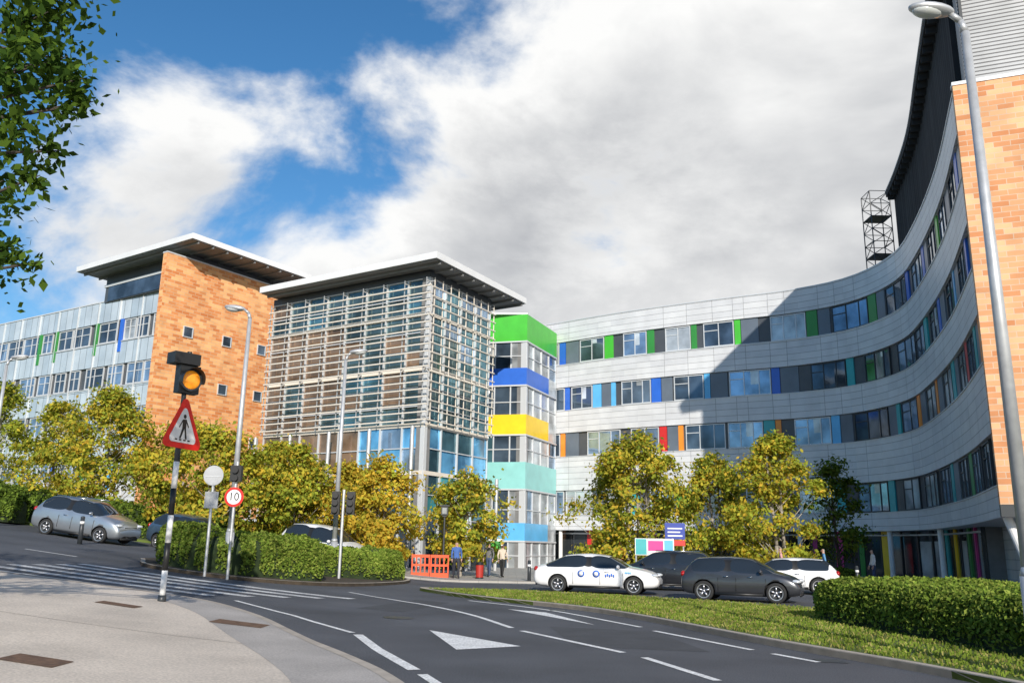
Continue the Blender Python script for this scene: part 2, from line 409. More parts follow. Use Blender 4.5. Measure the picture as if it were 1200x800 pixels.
# --- upper roof
up=smooth([(27.2,58.2),(26.1,54),(24.4,48.5),(21.9,42),(19.3,35.2),(17.9,31.3)],5)
U=Fac(up,True); mb=MB()
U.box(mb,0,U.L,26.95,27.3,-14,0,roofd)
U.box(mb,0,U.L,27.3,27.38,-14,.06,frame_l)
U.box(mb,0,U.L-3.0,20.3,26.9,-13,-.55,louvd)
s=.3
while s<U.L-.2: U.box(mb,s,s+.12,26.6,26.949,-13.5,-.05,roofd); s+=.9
mb.obj('upper_roof',parent=hosp)
mb=MB(); cx,cy=27.5,60.6
for dx in (-.75,.75):
    for dy in (-.75,.75): mb.cyl((cx+dx,cy+dy,19.5),(cx+dx,cy+dy,28.2),.04,.04,frame_d,6)
for k in range(9):
    z=20.2+k
    for a,b in (((-.75,-.75),(.75,-.75)),((.75,-.75),(.75,.75)),((.75,.75),(-.75,.75)),((-.75,.75),(-.75,-.75))):
        mb.cyl((cx+a[0],cy+a[1],z),(cx+b[0],cy+b[1],z),.03,.03,frame_d,5)
        if k<8: mb.cyl((cx+a[0],cy+a[1],z if k%2 else z+1),(cx+b[0],cy+b[1],z+1 if k%2 else z),.03,.03,frame_d,5)
    if k%3==0: mb.cbox((cx,cy,z),(1.4,1.4,.05),frame_d)
mb.obj('rooftop_scaffold_tower',parent=hosp)
# --- atrium
u1=Vector((.5,.866)); u2=Vector((-.846,.533))
c0=Vector((-5.24,51.75)); cl=c0+u2*14.1; cr=c0+u1*7.4
AL=Fac([c0,cl]); AR=Fac([c0,cr])
mb=MB(); R=random.Random(11)
zs=[-.5,3.2,4.6,5.9,7.4,8.8]+[8.8+1.17*k for k in range(1,9)]
for F,nb in ((AL,8),(AR,4)):
    bw=F.L/nb
    F.box(mb,0,F.L,-1,18.6,-.6,-.3,core)
    for i in range(nb):
        for j in range(len(zs)-1):
            z0,z1=zs[j],zs[j+1]; zc_=(z0+z1)/2
            if F is AL:
                if zc_>8.8: g=R.choice([gBr,gBr,gT2,gBr]) if (i>=4 and zc_<15.5) else R.choice([gT,gT2,gT2,gT2,gT2,gBr])
                elif zc_<3.2: g=R.choice([gK,gA,gT])
                elif i<3: g=R.choice([gS,gS,gS,gB]) if zc_>4.6 else R.choice([gT,gTt,gT])
                else: g=R.choice([gBr,gBr,gA])
            else:
                if zc_>8.8: g=R.choice([gT,gT,gT2,gB,gT])
                elif zc_<3.2: g=R.choice([gK,gA])
                elif zc_<5.9: g=R.choice([gTt,gT,gTt])
                else: g=R.choice([gT,gS,gS,gT])
            F.box(mb,i*bw+.04,(i+1)*bw-.04,z0+.03,z1-.03,-.3,-.1,g)
    for i in range(nb+1):
        F.box(mb,max(0,i*bw-.05),min(F.L,i*bw+.05),-.5,18.2,-.1 if 0<i<nb else -.3,.02,frame_l)
    for z in zs[1:]: F.box(mb,.05,F.L-.05,z-.03,z+.03,-.1,.0,frame_l)
    for z in (5.9,8.8,12.31,15.82): F.box(mb,.05,F.L-.05,z-.12,z+.12,-.1,.03,slat)
    F.box(mb,-.0,F.L,18.2,18.6,-.3,.05,darkp)
    z=9.0; st=.47 if F is AL else .6
    while z<17.9:
        F.box(mb,-.45 if F is AL else -.3,F.L-.1,z,z+(.075 if F is AL else .055),.40,.50,slat); z+=st
    for i in range(nb*2+1):
        if F is AL and i%2: continue
        x=min(F.L-.15,i*bw/2); F.box(mb,x-.025,x+.025,8.8,18.1,.34,.39,slat if F is AR else steel)
    for i in range(nb+1):
        x=min(F.L-.2,i*bw)
        for zz in (9.2,12.3,15.8,17.9): F.box(mb,x-.03,x+.03,zz-.04,zz+.04,.02,.34,steel)
for F,ss in ((AL,(0.2,3.6,7,10.5,13.8)),(AR,(3.7,7.2))):
    for s in ss:
        p=F.pos(s,.9); mb.cyl((p.x,p.y,-.5),(p.x,p.y,8.6 if F is AL else 6),.12,.12,steel,10)
AL.box(mb,2.5,13.9,2.9,3.15,.02,1.5,roofw)
AL.box(mb,3.4,6.6,.5,2.8,-.1,.05,dgreen)
AL.box(mb,7.2,10.2,.9,2.7,-.1,.04,gC)
AL.box(mb,3.4,6.6,2.1,2.5,.05,.07,whitep)
mb.obj('glass_atrium',parent=hosp)
def roof(name,N,a,la,b,lb,z,t,parent,step=1.3,mat=roofw):
    mb=MB(); N=Vector((N[0],N[1],z)); a=Vector((a[0],a[1],0)); b=Vector((b[0],b[1],0))
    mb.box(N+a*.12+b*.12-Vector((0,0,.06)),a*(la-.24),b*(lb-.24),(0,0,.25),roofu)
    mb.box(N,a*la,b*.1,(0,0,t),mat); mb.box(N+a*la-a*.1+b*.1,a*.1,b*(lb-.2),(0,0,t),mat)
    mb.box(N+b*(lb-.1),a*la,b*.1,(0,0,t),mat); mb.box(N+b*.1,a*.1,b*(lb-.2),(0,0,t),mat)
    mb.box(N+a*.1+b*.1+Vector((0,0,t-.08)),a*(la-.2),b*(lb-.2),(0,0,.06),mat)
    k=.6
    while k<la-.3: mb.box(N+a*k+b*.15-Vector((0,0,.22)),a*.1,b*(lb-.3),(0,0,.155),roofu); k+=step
    mb.obj(name,parent=parent)
roof('atrium_roof',(-4.7,49.6),u1,11.4,u2,15.6,18.75,.42,hosp)
# --- colour-banded bay
mb=MB()
BL=Fac([(1.2,66),(-2.6,67.0)]); BR=Fac([(1.2,66),(3.9,72.3)])
CW=Fac([cr,(-2.6,67.0)])
CW.N=[Vector((1,.05)).normalized()]*2
CW.box(mb,0,CW.L,0,18.6,-.3,0,gT)
for z in (3.2,5.9,8.8,12,15): CW.box(mb,0,CW.L,z-.1,z+.1,0,.06,frame_l)
bands=[(17.6,19.77,green,green),(14.05,15.4,blue,navy),(10.15,11.7,yellow,yellow),(5.97,8.0,aqua,aqua),(2.1,3.4,lblue,lblue)]
gaps=[(15.4,17.6),(11.7,14.05),(8.0,10.15),(3.4,5.97),(0,2.1)]
for F in (BL,BR):
    F.box(mb,0,F.L,-.5,19.7,-.8,-.5,core)
    for a,b,c1,c2 in bands:
        e1=F.L if (F is BL or c1 is green or c1 is aqua) else F.L*.72
        F.box(mb,0.004,e1,a,b,-.5,0,c1)
        if e1<F.L: F.box(mb,e1,F.L,a,b,-.5,-.02,gF)
        F.box(mb,.0,F.L,a-.12,a,-.5,.03,frame_l)
    for gi,(a,b) in enumerate(gaps):
        nb=3 if F is BL else 4
        for i in range(nb):
            x0=F.L*i/nb; x1=F.L*(i+1)/nb
            g=R.choice([gA,gT,gA,gC]) if F is BL else R.choice([gF,gC,gF,gB])
            F.box(mb,x0+.05,x1-.05,a,b-.13,-.5,-.12,g); F.box(mb,max(0,x0-.05),x0+.05,a,b-.13,-.5,-.04,frame_l)
        F.box(mb,F.L-.05,F.L,a,b-.13,-.5,-.04,frame_l)
        F.box(mb,.05,F.L-.05,a+.95,a+1.02,-.12,-.05,frame_l)
mb.box((1.2-4,66.2,19.77),(4.0,-.1,0),(2.6,6.0,0),(0,0,.12),frame_l)
mb.obj('colour_banded_bay',parent=hosp)
# --- brick tower fin
v1=Vector((.56,.83)).normalized(); v2=Vector((-v1.y,v1.x))
B0=Vector((-25.6,60)); T=Fac([B0,B0+v1*10.6]); mb=MB()
T.box(mb,0,10.6,-1,22.4,-.5,0,brick_o)
T.box(mb,-.03,10.6,22.4,22.5,-.53,.03,frame_l)
for z in (16.8,13.0,9.2):
    for s in (2.4,5.9,9.3):
        T.win(mb,s-.42,s+.42,z-.42,z+.42,.03,gA,frame_l,t=.06)
T.box(mb,3.4,10.6,-1,20.7,-12,-.51,core)
T.box(mb,2.2,10.4,20.7,23.0,-11.5,-.51,darkp)
T.box(mb,2.1,10.5,22.0,22.2,-11.6,-.512,frame_l)
T.box(mb,2.15,2.2,20.75,22,-11.0,-.9,gA)
mb.obj('brick_tower',parent=hosp)
roof('tower_roof',(-23.45,58.95),v1,11.6,v2,15.4,23.15,.42,hosp)
# --- left wing
L0=B0+v1*2.7+v2*.52; LW=Fac([L0,L0+Vector((-.85,.53)).normalized()*60]); mb=MB()
LW.box(mb,0,60,-1,20.6,-14,-.31,core)
lrows=[(17.2,19.0),(13.5,15.3),(9.9,11.7),(6.2,8.0)]
LW.box(mb,0,60,19.0,20.8,-.3,0,clad_l); LW.box(mb,0,60,20.8,20.9,-.4,.06,frame_l)
for a,b in ((15.3,17.2),(11.7,13.5),(8.0,9.9),(3.5,6.2)): LW.box(mb,0,60,a,b,-.3,0,clad_l if a!=3.5 else clad); LW.box(mb,0,60,b-.06,b+.001,0,.05,frame_l)
for ri,(z0,z1) in enumerate(lrows):
    R=random.Random(60+ri); LW.box(mb,0,60,z0,z1,-.3,-.2,darkp); s=.3
    while s<57:
        w=R.choice([1.5,2.0,2.4]); LW.win(mb,s,s+w,z0+.05,z1-.05,-.12,R.choice([gA,gA,gB,gC]),frame_l,mul=[.5],tr=[(0,1,.6)])
        s+=w+.05
        if R.random()<.3: LW.box(mb,s,s+.35,z0-.9,z1+.02,-.2,.06,R.choice([blue,dgreen,lblue,blue])); s+=.4
        s+=R.choice([.1,.5,.8])
for k in range(21): LW.box(mb,k*2.9,k*2.9+.07,3.5,20.8,0,.08,frame_l)
LW.box(mb,0,60,-1,3.5,-.3,.0,whitep)
LW.box(mb,6,60,20.4,23.6,-16,-7,louvg)
LW.box(mb,6,60,23.6,23.75,-16,-6.8,frame_l)
mb.obj('glazed_left_wing',parent=hosp)

# ------------------------------------------------------------ vegetation
def leafmesh(name,Cn,size,mats,midx,parent=None,out=None,bias=.9):
    N=len(Cn); nn=rng.normal(size=(N,3))
    nn/=np.linalg.norm(nn,axis=1)[:,None]
    if out is not None:
        o_=out/(np.linalg.norm(out,axis=1)[:,None]+1e-6); nn=nn+o_*bias
        nn/=np.linalg.norm(nn,axis=1)[:,None]
    a=rng.normal(size=(N,3)); a-=nn*(a*nn).sum(1)[:,None]; a/=np.linalg.norm(a,axis=1)[:,None]
    b=np.cross(nn,a)
    sz=size*(.6+.8*rng.random(N))[:,None]
    V=np.stack([Cn-a*sz,Cn-b*sz*.6,Cn+a*sz,Cn+b*sz*.6],1).reshape(-1,3)
    me=bpy.data.meshes.new(name); me.vertices.add(4*N); me.vertices.foreach_set('co',V.ravel())
    me.loops.add(4*N); me.loops.foreach_set('vertex_index',np.arange(4*N)); me.polygons.add(N)
    me.polygons.foreach_set('loop_start',np.arange(N)*4)
    for m in mats: me.materials.append(m)
    me.polygons.foreach_set('material_index',np.asarray(midx,dtype=np.int32)); me.update(); me.validate()
    ob=bpy.data.objects.new(name,me); COL.objects.link(ob)
    if parent: ob.parent=parent
    return ob
lm_y=Mleaf('leaf_yellow_green',(.56,.48,.06),.45); lm_g=Mleaf('leaf_green',(.34,.39,.05),.42); lm_d=Mleaf('leaf_dark',(.15,.19,.03),.38); lm_o=Mleaf('leaf_olive_gold',(.70,.47,.06),.45)
lm_n=Mleaf('leaf_near_green',(.10,.17,.025),.45); lm_n2=Mleaf('leaf_near_dark',(.04,.08,.015),.4)
hg1=Mleaf('hedge_leaf',(.18,.26,.04),.3); hg2=Mleaf('hedge_leaf_dark',(.07,.11,.02),.25); hg3=Mleaf('hedge_leaf_light',(.30,.36,.07),.35)
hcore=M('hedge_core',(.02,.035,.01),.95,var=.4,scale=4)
def tree(name,x,y,top,cw,z0,n=5500,mats=None,bk=bark,lean=0,ncl=75,size=.105,seed=1,multi=1,conic=.35):
    rs=np.random.default_rng(seed); R=random.Random(seed); g=gz(x); e=empty(name); n=int(n*1.55)
    mats=mats or [lm_y,lm_g,lm_d,lm_o]; mb=MB(); h=top-g; zb=g+z0
    cent=[]; ph=rs.random(3)*6.28
    for i in range(ncl):
        t=rs.random()**.9; z=zb+(top-.25-zb)*t; a=rs.random()*2*math.pi
        prof=max(.12,math.sin(math.pi*min(.985,t*.86+.13))**.6)*(1-conic*t*.6)
        lob=1+.24*math.sin(a*2+ph[0]+t*5)+.17*math.sin(a*3+ph[1]-t*8)
        r=cw/2*prof*lob*(.25+.75*math.sqrt(rs.random()))
        cent.append((x+lean*t+r*math.cos(a),y+r*math.sin(a)*.9,z))
    for k in range(multi):
        ox=(k-(multi-1)/2)*.35
        pts=[];rr=[]
        for j in range(8):
            t=j/7; pts.append((x+ox*(1+t)+lean*t+math.sin(t*5+seed+k)*.1,y+math.cos(t*4+seed)*.08,g-.1+h*.93*t)); rr.append(.10*(1-t)**.8*(h/7)+.012)
        mb.tube(pts,rr,bk,8)
        for c in cent[k::multi][:26]:
            zc_=max(g+z0*.7,c[2]-abs(c[0]-x)*.9-.3); t=(zc_-g)/(h*.93); t=max(0.05,min(.97,t)); j=min(6,int(t*7)); f=t*7-j
            p=Vector(pts[j]).lerp(Vector(pts[j+1]),f); q=Vector(c); m=p.lerp(q,.5)+Vector((0,0,-.05+R.random()*.15))
            mb.tube([p,m,q],[.035*(h/7),.02,.006],bk,5)
    mb.obj('trunk_and_limbs',True,e)
    per=n//ncl; P=[];MI=[];O=[]
    ctr=np.array([x,y,(zb+top)/2-.6])
    for c in cent:
        r=np.array([.52,.52,.34])*(.55+.8*rs.random())*(cw/5)**.5; c=np.array(c)
        k=int(per*(.4+1.2*rs.random())); d=rs.normal(size=(k,3)); q=d*r*.6+c; P.append(q)
        O.append(d*.35+(q-ctr)*.45+np.array([0,0,.45]))
        tone=rs.random(); w=[.48,.28,.07,.17] if tone<.5 else ([.3,.5,.13,.07] if tone<.82 else [.22,.4,.33,.05])
        MI.append(rs.choice(4,size=k,p=w))
    leafmesh('foliage',np.concatenate(P),size,mats,np.concatenate(MI),e,np.concatenate(O),1.1)
    return e
tree('birch_tree',-30.0,50,10.6,4.4,1.2,3200,seed=3,mats=[lm_g,lm_g,lm_d,lm_y],ncl=55)
tree('birch_tree',-26.0,49,9.6,4.4,1.0,3600,seed=4,mats=[lm_g,lm_y,lm_d,lm_y],ncl=60)
tree('birch_tree',-21.2,45,9.5,6.2,.6,9500,seed=5,ncl=110,conic=.6)
tree('birch_tree',-18.0,47.5,8.3,5.0,.6,6000,seed=6,mats=[lm_y,lm_g,lm_g,lm_o])
tree('birch_tree',-14.7,42.5,7.5,5.6,.3,9000,seed=7,ncl=100,mats=[lm_y,lm_g,lm_d,lm_o])
tree('birch_tree',-12.6,46,7.0,4.4,.5,5500,seed=31,mats=[lm_y,lm_g,lm_g,lm_o])
tree('birch_tree',-10.9,44.5,6.7,4.4,.4,6000,seed=8)
tree('birch_tree',-8.8,46.5,6.0,3.8,.5,5000,seed=28,mats=[lm_o,lm_y,lm_g,lm_y])
tree('birch_tree',-6.6,44,6.0,4.6,.5,6500,seed=9,multi=2,mats=[lm_o,lm_y,lm_g,lm_y])
tree('birch_tree',-2.4,46,5.7,4.4,.8,5500,seed=10,conic=.2)
tree('birch_tree',6.6,45,7.6,6.4,.7,13500,seed=11,ncl=140,conic=.25,multi=3,mats=[lm_y,lm_g,lm_d,lm_o])
tree('birch_tree',11.5,48.5,7.0,4.6,.7,7000,seed=12,multi=2)
tree('birch_tree',13.9,45,7.6,5.2,.8,9500,seed=13,conic=.5,multi=2,mats=[lm_y,lm_g,lm_g,lm_o])
tree('ornamental_tree',17.8,47.5,6.8,3.6,1.4,2300,mats=[lm_d,lm_n,lm_n2,lm_d],bk=barkd,seed=14,ncl=45)
tree('birch_tree',-36,54,10.5,5,1,4000,seed=15,mats=[lm_g,lm_g,lm_d,lm_y])
# near overhanging tree
e=empty('broadleaf_tree'); mb=MB(); g=gz(-9.6)+.1
tp=[(-9.6,9.2,g-.1),(-9.5,9.2,g+1.6),(-9.3,9.1,g+3.4),(-9.0,9.1,g+5.5),(-8.8,9,g+7.6),(-8.7,9,g+9.5)]
mb.tube(tp,[.24,.2,.17,.13,.09,.03],barkd,12)
lobes=[(-5.85,9,7.6,.42,330),(-5.45,9,7.1,.26,150),(-5.15,9,6.85,.2,80),(-5.3,9.1,6.55,.24,120),(-5.05,9.1,6.62,.13,30),(-5.85,8.9,6.9,.45,360),(-5.75,9,6.2,.3,160),(-5.35,9,5.95,.2,70),(-5.5,9,5.6,.18,60),(-5.95,9,5.5,.28,130),(-5.65,9,4.75,.2,80),(-5.35,9,4.6,.15,40),(-5.95,9,4.7,.26,110),(-5.7,9.2,8.1,.45,330)]
rs=np.random.default_rng(77)
for i in range(40):
    a=rs.random()*6.28; r=1.2+2.2*rs.random(); lobes.append((min(-6.25,-8.8+r*math.cos(a)),9.1+r*math.sin(a),5+rs.random()*5.5,.6,190))
P=[];MI=[]
for (x,y,z,r,n) in lobes:
    P.append(np.array([x,y,z])+rs.normal(size=(n,3))*r*.5); MI.append(rs.choice(2,size=n,p=[.6,.4] if rs.random()<.5 else [.35,.65]))
    zt=max(g+2.4,z-1.2); f=min(.99,(zt-g)/9.5); j=min(4,int(f*5)); st=Vector(tp[j]).lerp(Vector(tp[j+1]),.4)
    q=Vector((x,y,z)); m=st.lerp(q,.55)+Vector((0,0,.35)); mb.tube([st,m,q,q+(q-m).normalized()*r*.7],[.06,.03,.014,.005],barkd,6)
mb.obj('trunk_and_limbs',True,e); leafmesh('foliage',np.concatenate(P),.062,[lm_n,lm_n2],np.concatenate(MI),e)
# hedges
def hedge(name,path,w,h,n,size,seed,lump=.12,mats=None,zoff=.08,base=0.0):
    rs=np.random.default_rng(seed); P=[Vector(p) for p in smooth(path,6)]; cl=[0]
    for a,b in zip(P,P[1:]): cl.append(cl[-1]+(b-a).length)
    L=cl[-1]; e=empty(name); ph=rs.random(8)*6.28
    def surf(t,a,k=1.0):
        s=t*L; i=0
        while i<len(cl)-2 and s>cl[i+1]: i+=1
        f=(s-cl[i])/(cl[i+1]-cl[i]); p=P[i].lerp(P[i+1],f); T=(P[i+1]-P[i]).normalized(); N=Vector((-T.y,T.x))
        endr=min(1,min(s,L-s)/(w*.45)); ef=math.sqrt(max(0,1-(1-endr)**2)) if endr<1 else 1
        ca,sa=math.cos(a),math.sin(a); cx=math.copysign(abs(ca)**.45,ca); cz=abs(sa)**.45
        wob=1+lump*(math.sin(s*1.3+ph[0])*.5+math.sin(s*3.1+a*2+ph[1])*.3+math.sin(s*5.7+a*5+ph[2])*.25)
        x=p+N*(w/2*cx*k*(.25+.75*ef)*(1+lump*.5*math.sin(s*2.2+a*3+ph[3])))
        z=h*cz*k*(.55+.45*ef)*wob
        return (x.x,x.y,gz(x.x)+zoff+base+z),(N.x*ca*1.1,N.y*ca*1.1,sa)
    m=MB(); ns=max(8,int(L*3)); na=14; g=[[surf(i/ns,math.pi*j/na,.93)[0] for j in range(na+1)] for i in range(ns+1)]
    for i in range(ns):
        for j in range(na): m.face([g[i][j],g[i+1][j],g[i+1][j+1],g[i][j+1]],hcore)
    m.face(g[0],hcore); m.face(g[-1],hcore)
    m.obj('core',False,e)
    A=[];O=[]
    for i in range(n):
        p_,o_=surf(rs.random(),rs.random()*math.pi,.93+.08*rs.random()); A.append(p_); O.append(o_)
    A=np.array(A)+rs.normal(size=(n,3))*size*.4
    mats=mats or [hg1,hg2,hg3]
    leafmesh('foliage',A,size,mats,rs.choice(3,size=n,p=[.5,.2,.3]),e,np.array(O),.8)
    return e
hedge('hedge',[(8.75,22.3),(9.3,18),(9.75,13.5),(10.3,8)],3.4,1.02,60000,.042,1,lump=.06)
hedge('shrub_bed',[(-11.4,29.2),(-9.2,29.2),(-6.9,31.2)],2.9,1.35,24000,.055,2,lump=.16)
hedge('shrub_bed',[(-8.6,33.3),(-6.6,35),(-5.0,37.8)],2.4,1.15,15000,.055,3,lump=.14,mats=[hg1,hg1,hg3])
hedge('shrub_bed',[(-27,40.0),(-22.5,40.4)],3.0,1.7,11000,.08,4,lump=.2,mats=[hg2,hg1,hg1])
hedge('shrub_bed',[(-36,43),(-26,43.5),(-13.2,43.2)],2.4,1.4,26000,.08,5,lump=.25,mats=[hg1,hg2,hg2])
hedge('shrub_bed',[(-12.0,44.5),(-9,45),(-6,46)],1.8,.9,9000,.08,6,lump=.2)
hedge('shrub_bed',[(4.5,44.5),(10,46),(18.5,47)],1.6,.7,11000,.07,7,lump=.2,mats=[hg1,hg2,hg2])
# grass blades
def pip(P,poly):
    x,y=P[:,0],P[:,1]; ins=np.zeros(len(P),bool); j=len(poly)-1
    for i in range(len(poly)):
        xi,yi=poly[i]; xj,yj=poly[j]
        c=((yi>y)!=(yj>y))&(x<(xj-xi)*(y-yi)/(yj-yi+1e-12)+xi); ins^=c; j=i
    return ins
gin=smooth([(-2.6,32.1),(-.6,28.3),(2.65,23.5),(4.95,16.4),(6.35,12.4),(7.2,8)],6)+[(14,8)]+gf[6:]
pp=np.column_stack([rng.uniform(-3.2,12,100000),rng.uniform(8,33,100000)]); pp=pp[pip(pp,gin)]
N=len(pp); hh=.02+.045*rng.random(N); aa=rng.random(N)*6.28; ww=.012
V=np.zeros((N,4,3)); V[:,0,0]=pp[:,0]-np.cos(aa)*ww; V[:,0,1]=pp[:,1]-np.sin(aa)*ww; V[:,1,0]=pp[:,0]+np.cos(aa)*ww; V[:,1,1]=pp[:,1]+np.sin(aa)*ww
V[:,:2,2]=.1; dx=rng.normal(size=(N,2))*.02
V[:,2,:2]=V[:,1,:2]+dx; V[:,3,:2]=V[:,0,:2]+dx; V[:,2:,2]=(.1+hh)[:,None]
me=bpy.data.meshes.new('grass_blades'); me.vertices.add(4*N); me.vertices.foreach_set('co',V.ravel()); me.loops.add(4*N); me.loops.foreach_set('vertex_index',np.arange(4*N)); me.polygons.add(N); me.polygons.foreach_set('loop_start',np.arange(N)*4)
gl1=Mleaf('grass_blade',(.22,.30,.045),.4); gl2=Mleaf('grass_blade_dry',(.40,.36,.12),.4); me.materials.append(gl1); me.materials.append(gl2); me.polygons.foreach_set('material_index',rng.choice(2,size=N,p=[.72,.28]).astype(np.int32)); me.update(); me.validate()
ob=bpy.data.objects.new('grass',me); COL.objects.link(ob)

# ------------------------------------------------------------ cars
cglass=M('car_glass',(.02,.025,.03),.04,.0,spec=1.0); chrome=M('chrome',(.6,.6,.6),.15,1); rimm=M('alloy',(.5,.5,.52),.3,.8)
hl=M('headlamp',(.75,.78,.8),.08,.4); tl=M('tail_lamp',(.35,.01,.01),.15); plate_w=M('number_plate',(.75,.75,.7),.5); plate_y=M('rear_plate',(.7,.55,.05),.5); arch=M('wheel_arch',(.01,.01,.01),.9)
def paintm(n,c,metal=.3):
    m=M(n,c,.28,metal,var=.04,scale=3); p=m.node_tree.nodes['Principled BSDF']; p.inputs['Coat Weight'].default_value=.8; p.inputs['Coat Roughness'].default_value=.05; return m
PR={
'hatch':[(-.5,.40,.66,.78,.80,.62),(-.485,.28,.82,.96,.92,.68),(-.455,.22,.92,1.08,.96,.70),(-.40,.20,.95,1.33,.98,.64),(-.36,.19,.95,1.40,.99,.63),(-.27,.18,.94,1.44,1,.64),(-.10,.18,.93,1.46,1,.65),(-.075,.18,.93,1.46,1,.65),(.06,.18,.92,1.43,1,.64),(.12,.18,.92,1.38,1,.63),(.29,.18,.93,1.01,1,.74),(.32,.18,.92,.98,1,.74),(.40,.20,.84,.90,.97,.70),(.46,.22,.74,.80,.91,.62),(.49,.28,.58,.66,.84,.55),(.5,.38,.50,.56,.76,.5)],
'lift':[(-.5,.40,.70,.84,.80,.62),(-.485,.28,.84,.98,.92,.68),(-.45,.22,.90,1.02,.96,.70),(-.40,.20,.93,1.08,.98,.68),(-.25,.19,.94,1.38,.99,.63),(-.18,.18,.94,1.43,1,.64),(-.06,.18,.93,1.45,1,.65),(-.035,.18,.93,1.45,1,.65),(.06,.18,.92,1.42,1,.64),(.11,.18,.92,1.37,1,.63),(.26,.18,.93,1.01,1,.74),(.29,.18,.92,.98,1,.74),(.39,.20,.85,.91,.97,.70),(.46,.22,.74,.80,.91,.62),(.49,.28,.58,.66,.84,.55),(.5,.38,.50,.56,.76,.5)]}
RG={'hatch':dict(cab=(3,9),rear=(2,3),wind=(9,),bp=(6,),cp=(4,)),'lift':dict(cab=(3,9),rear=(3,),wind=(9,),bp=(6,),cp=(99,))}
def car(name,x,y,head,paint,L=4.5,Wd=1.8,H=1.46,kind='hatch',decal=False,dark_rim=False,rails=False):
    e=empty(name); st=PR[kind]; rg=RG[kind]; hs=H/1.46
    rings=[]
    for (t,zb,zs_,zt,hw,tw) in st:
        hw*=Wd/2; tw*=Wd/2; X=t*L; f=lambda z:z*hs if z>.5 else z
        half=[(hw*.8,zb),(hw*.985,zb+.10),(hw,(zb+f(zs_))/2+.06),(hw*.955,f(zs_)),(tw,f(zt)-.045),(tw*.55,f(zt)-.008)]
        ring=[(X,0,zb)]+[(X,a,b) for a,b in half]+[(X,0,f(zt))]+[(X,-a,b) for a,b in half[::-1]]
        rings.append(ring)
    n=len(rings[0]); v=[p for r in rings for p in r]; F=[];MI=[]
    for i in range(len(rings)-1):
        for j in range(n):
            k=(j+1)%n; F.append((i*n+j,i*n+k,(i+1)*n+k,(i+1)*n+j)); m=0
            side=j in(4,9)
            top=j in(5,6,7,8)
            if side and rg['cab'][0]<=i<=rg['cab'][1] and i not in rg['bp'] : m=1
            if side and i in rg['bp']: m=2
            if top and (i in rg['wind'] or i in rg['rear']): m=1
            if j in(0,13): m=2
            MI.append(m)
    F.append(tuple(range(n))[::-1]); MI.append(0); F.append(tuple(range((len(rings)-1)*n,len(rings)*n))); MI.append(0)
    me=bpy.data.meshes.new('body'); me.from_pydata(v,[],F)
    for m in (paint,cglass,black,arch): me.materials.append(m)
    me.polygons.foreach_set('material_index',MI)
    cr_=me.attributes.new('crease_edge','FLOAT','EDGE')
    bm=bmesh.new(); bm.from_mesh(me); bmesh.ops.recalc_face_normals(bm,faces=bm.faces[:])
    cl=bm.edges.layers.float.get('crease_edge')
    for ed in bm.edges:
        ms={f.material_index for f in ed.link_faces}
        if 1 in ms and len(ms)>1: ed[cl]=.75
    bm.to_mesh(me); bm.free()
    ob=bpy.data.objects.new('body',me); COL.objects.link(ob)
    sm=ob.modifiers.new('s','SUBSURF'); sm.levels=2; sm.render_levels=2
    wr=.325; wx=(-.295*L,.305*L); cuts=[]
    for X in wx:
        for sgn in (1,-1):
            c=MB(); c.cyl((X,sgn*(Wd/2-.26),wr),(X,sgn*(Wd/2+.3),wr),wr+.05,wr+.05,arch,28); co=c.obj('cut'); bmm=bmesh.new(); bmm.from_mesh(co.data); bmesh.ops.recalc_face_normals(bmm,faces=bmm.faces[:]); bmm.to_mesh(co.data); bmm.free()
            cuts.append(co); b=ob.modifiers.new('b','BOOLEAN'); b.operation='DIFFERENCE'; b.object=co; b.solver='EXACT'
    dg=bpy.context.evaluated_depsgraph_get(); dg.update()
    nm=bpy.data.meshes.new_from_object(ob.evaluated_get(dg)); nm.name='body'
    ob.modifiers.clear(); ob.data=nm
    while len(nm.materials)<4: nm.materials.append(arch)
    for p in nm.polygons:
        c=p.center; p.use_smooth=True
        for X in wx:
            r=math.hypot(c.x-X,c.z-wr)
            if r<wr+.052 and abs(c.y)<Wd/2-.0 and abs(c.y)>Wd/2-.3:
                nn=p.normal
                if r<wr+.03 or abs(nn.y)<.5: p.material_index=3; p.use_smooth=False
    for co in cuts: bpy.data.objects.remove(co,do_unlink=True)
    ob.parent=e
    d=MB()
    for X in wx:
        for sgn in (1,-1):
            o=(X,sgn*(Wd/2-.21),wr); ax=(0,sgn,0)
            d.lathe(o,ax,[(.0,.0),(wr-.03,.0),(wr,.03),(wr,.16),(wr-.02,.19),(wr-.09,.195),(wr-.10,.17)],rubber,28)
            d.lathe(o,ax,[(wr-.10,.18),(wr-.115,.185),(wr-.13,.15),(wr-.14,.10),(0,.10)],black if dark_rim else frame_d,28)
            d.lathe(o,ax,[(wr-.095,.19),(wr-.12,.188)],rimm,28); d.lathe(o,ax,[(.06,.13),(.05,.165),(0,.17)],rimm,12)
            for k in range(5):
                t=k*2*math.pi/5+.3; dr=Vector((math.cos(t),0,math.sin(t))); pr=Vector((-math.sin(t),0,math.cos(t)))
                p0=Vector(o)+Vector(ax)*.135+dr*.04-pr*.03; d.box(p0,dr*(wr-.155),pr*.06,Vector(ax)*.035,rimm)
    hsf=hs
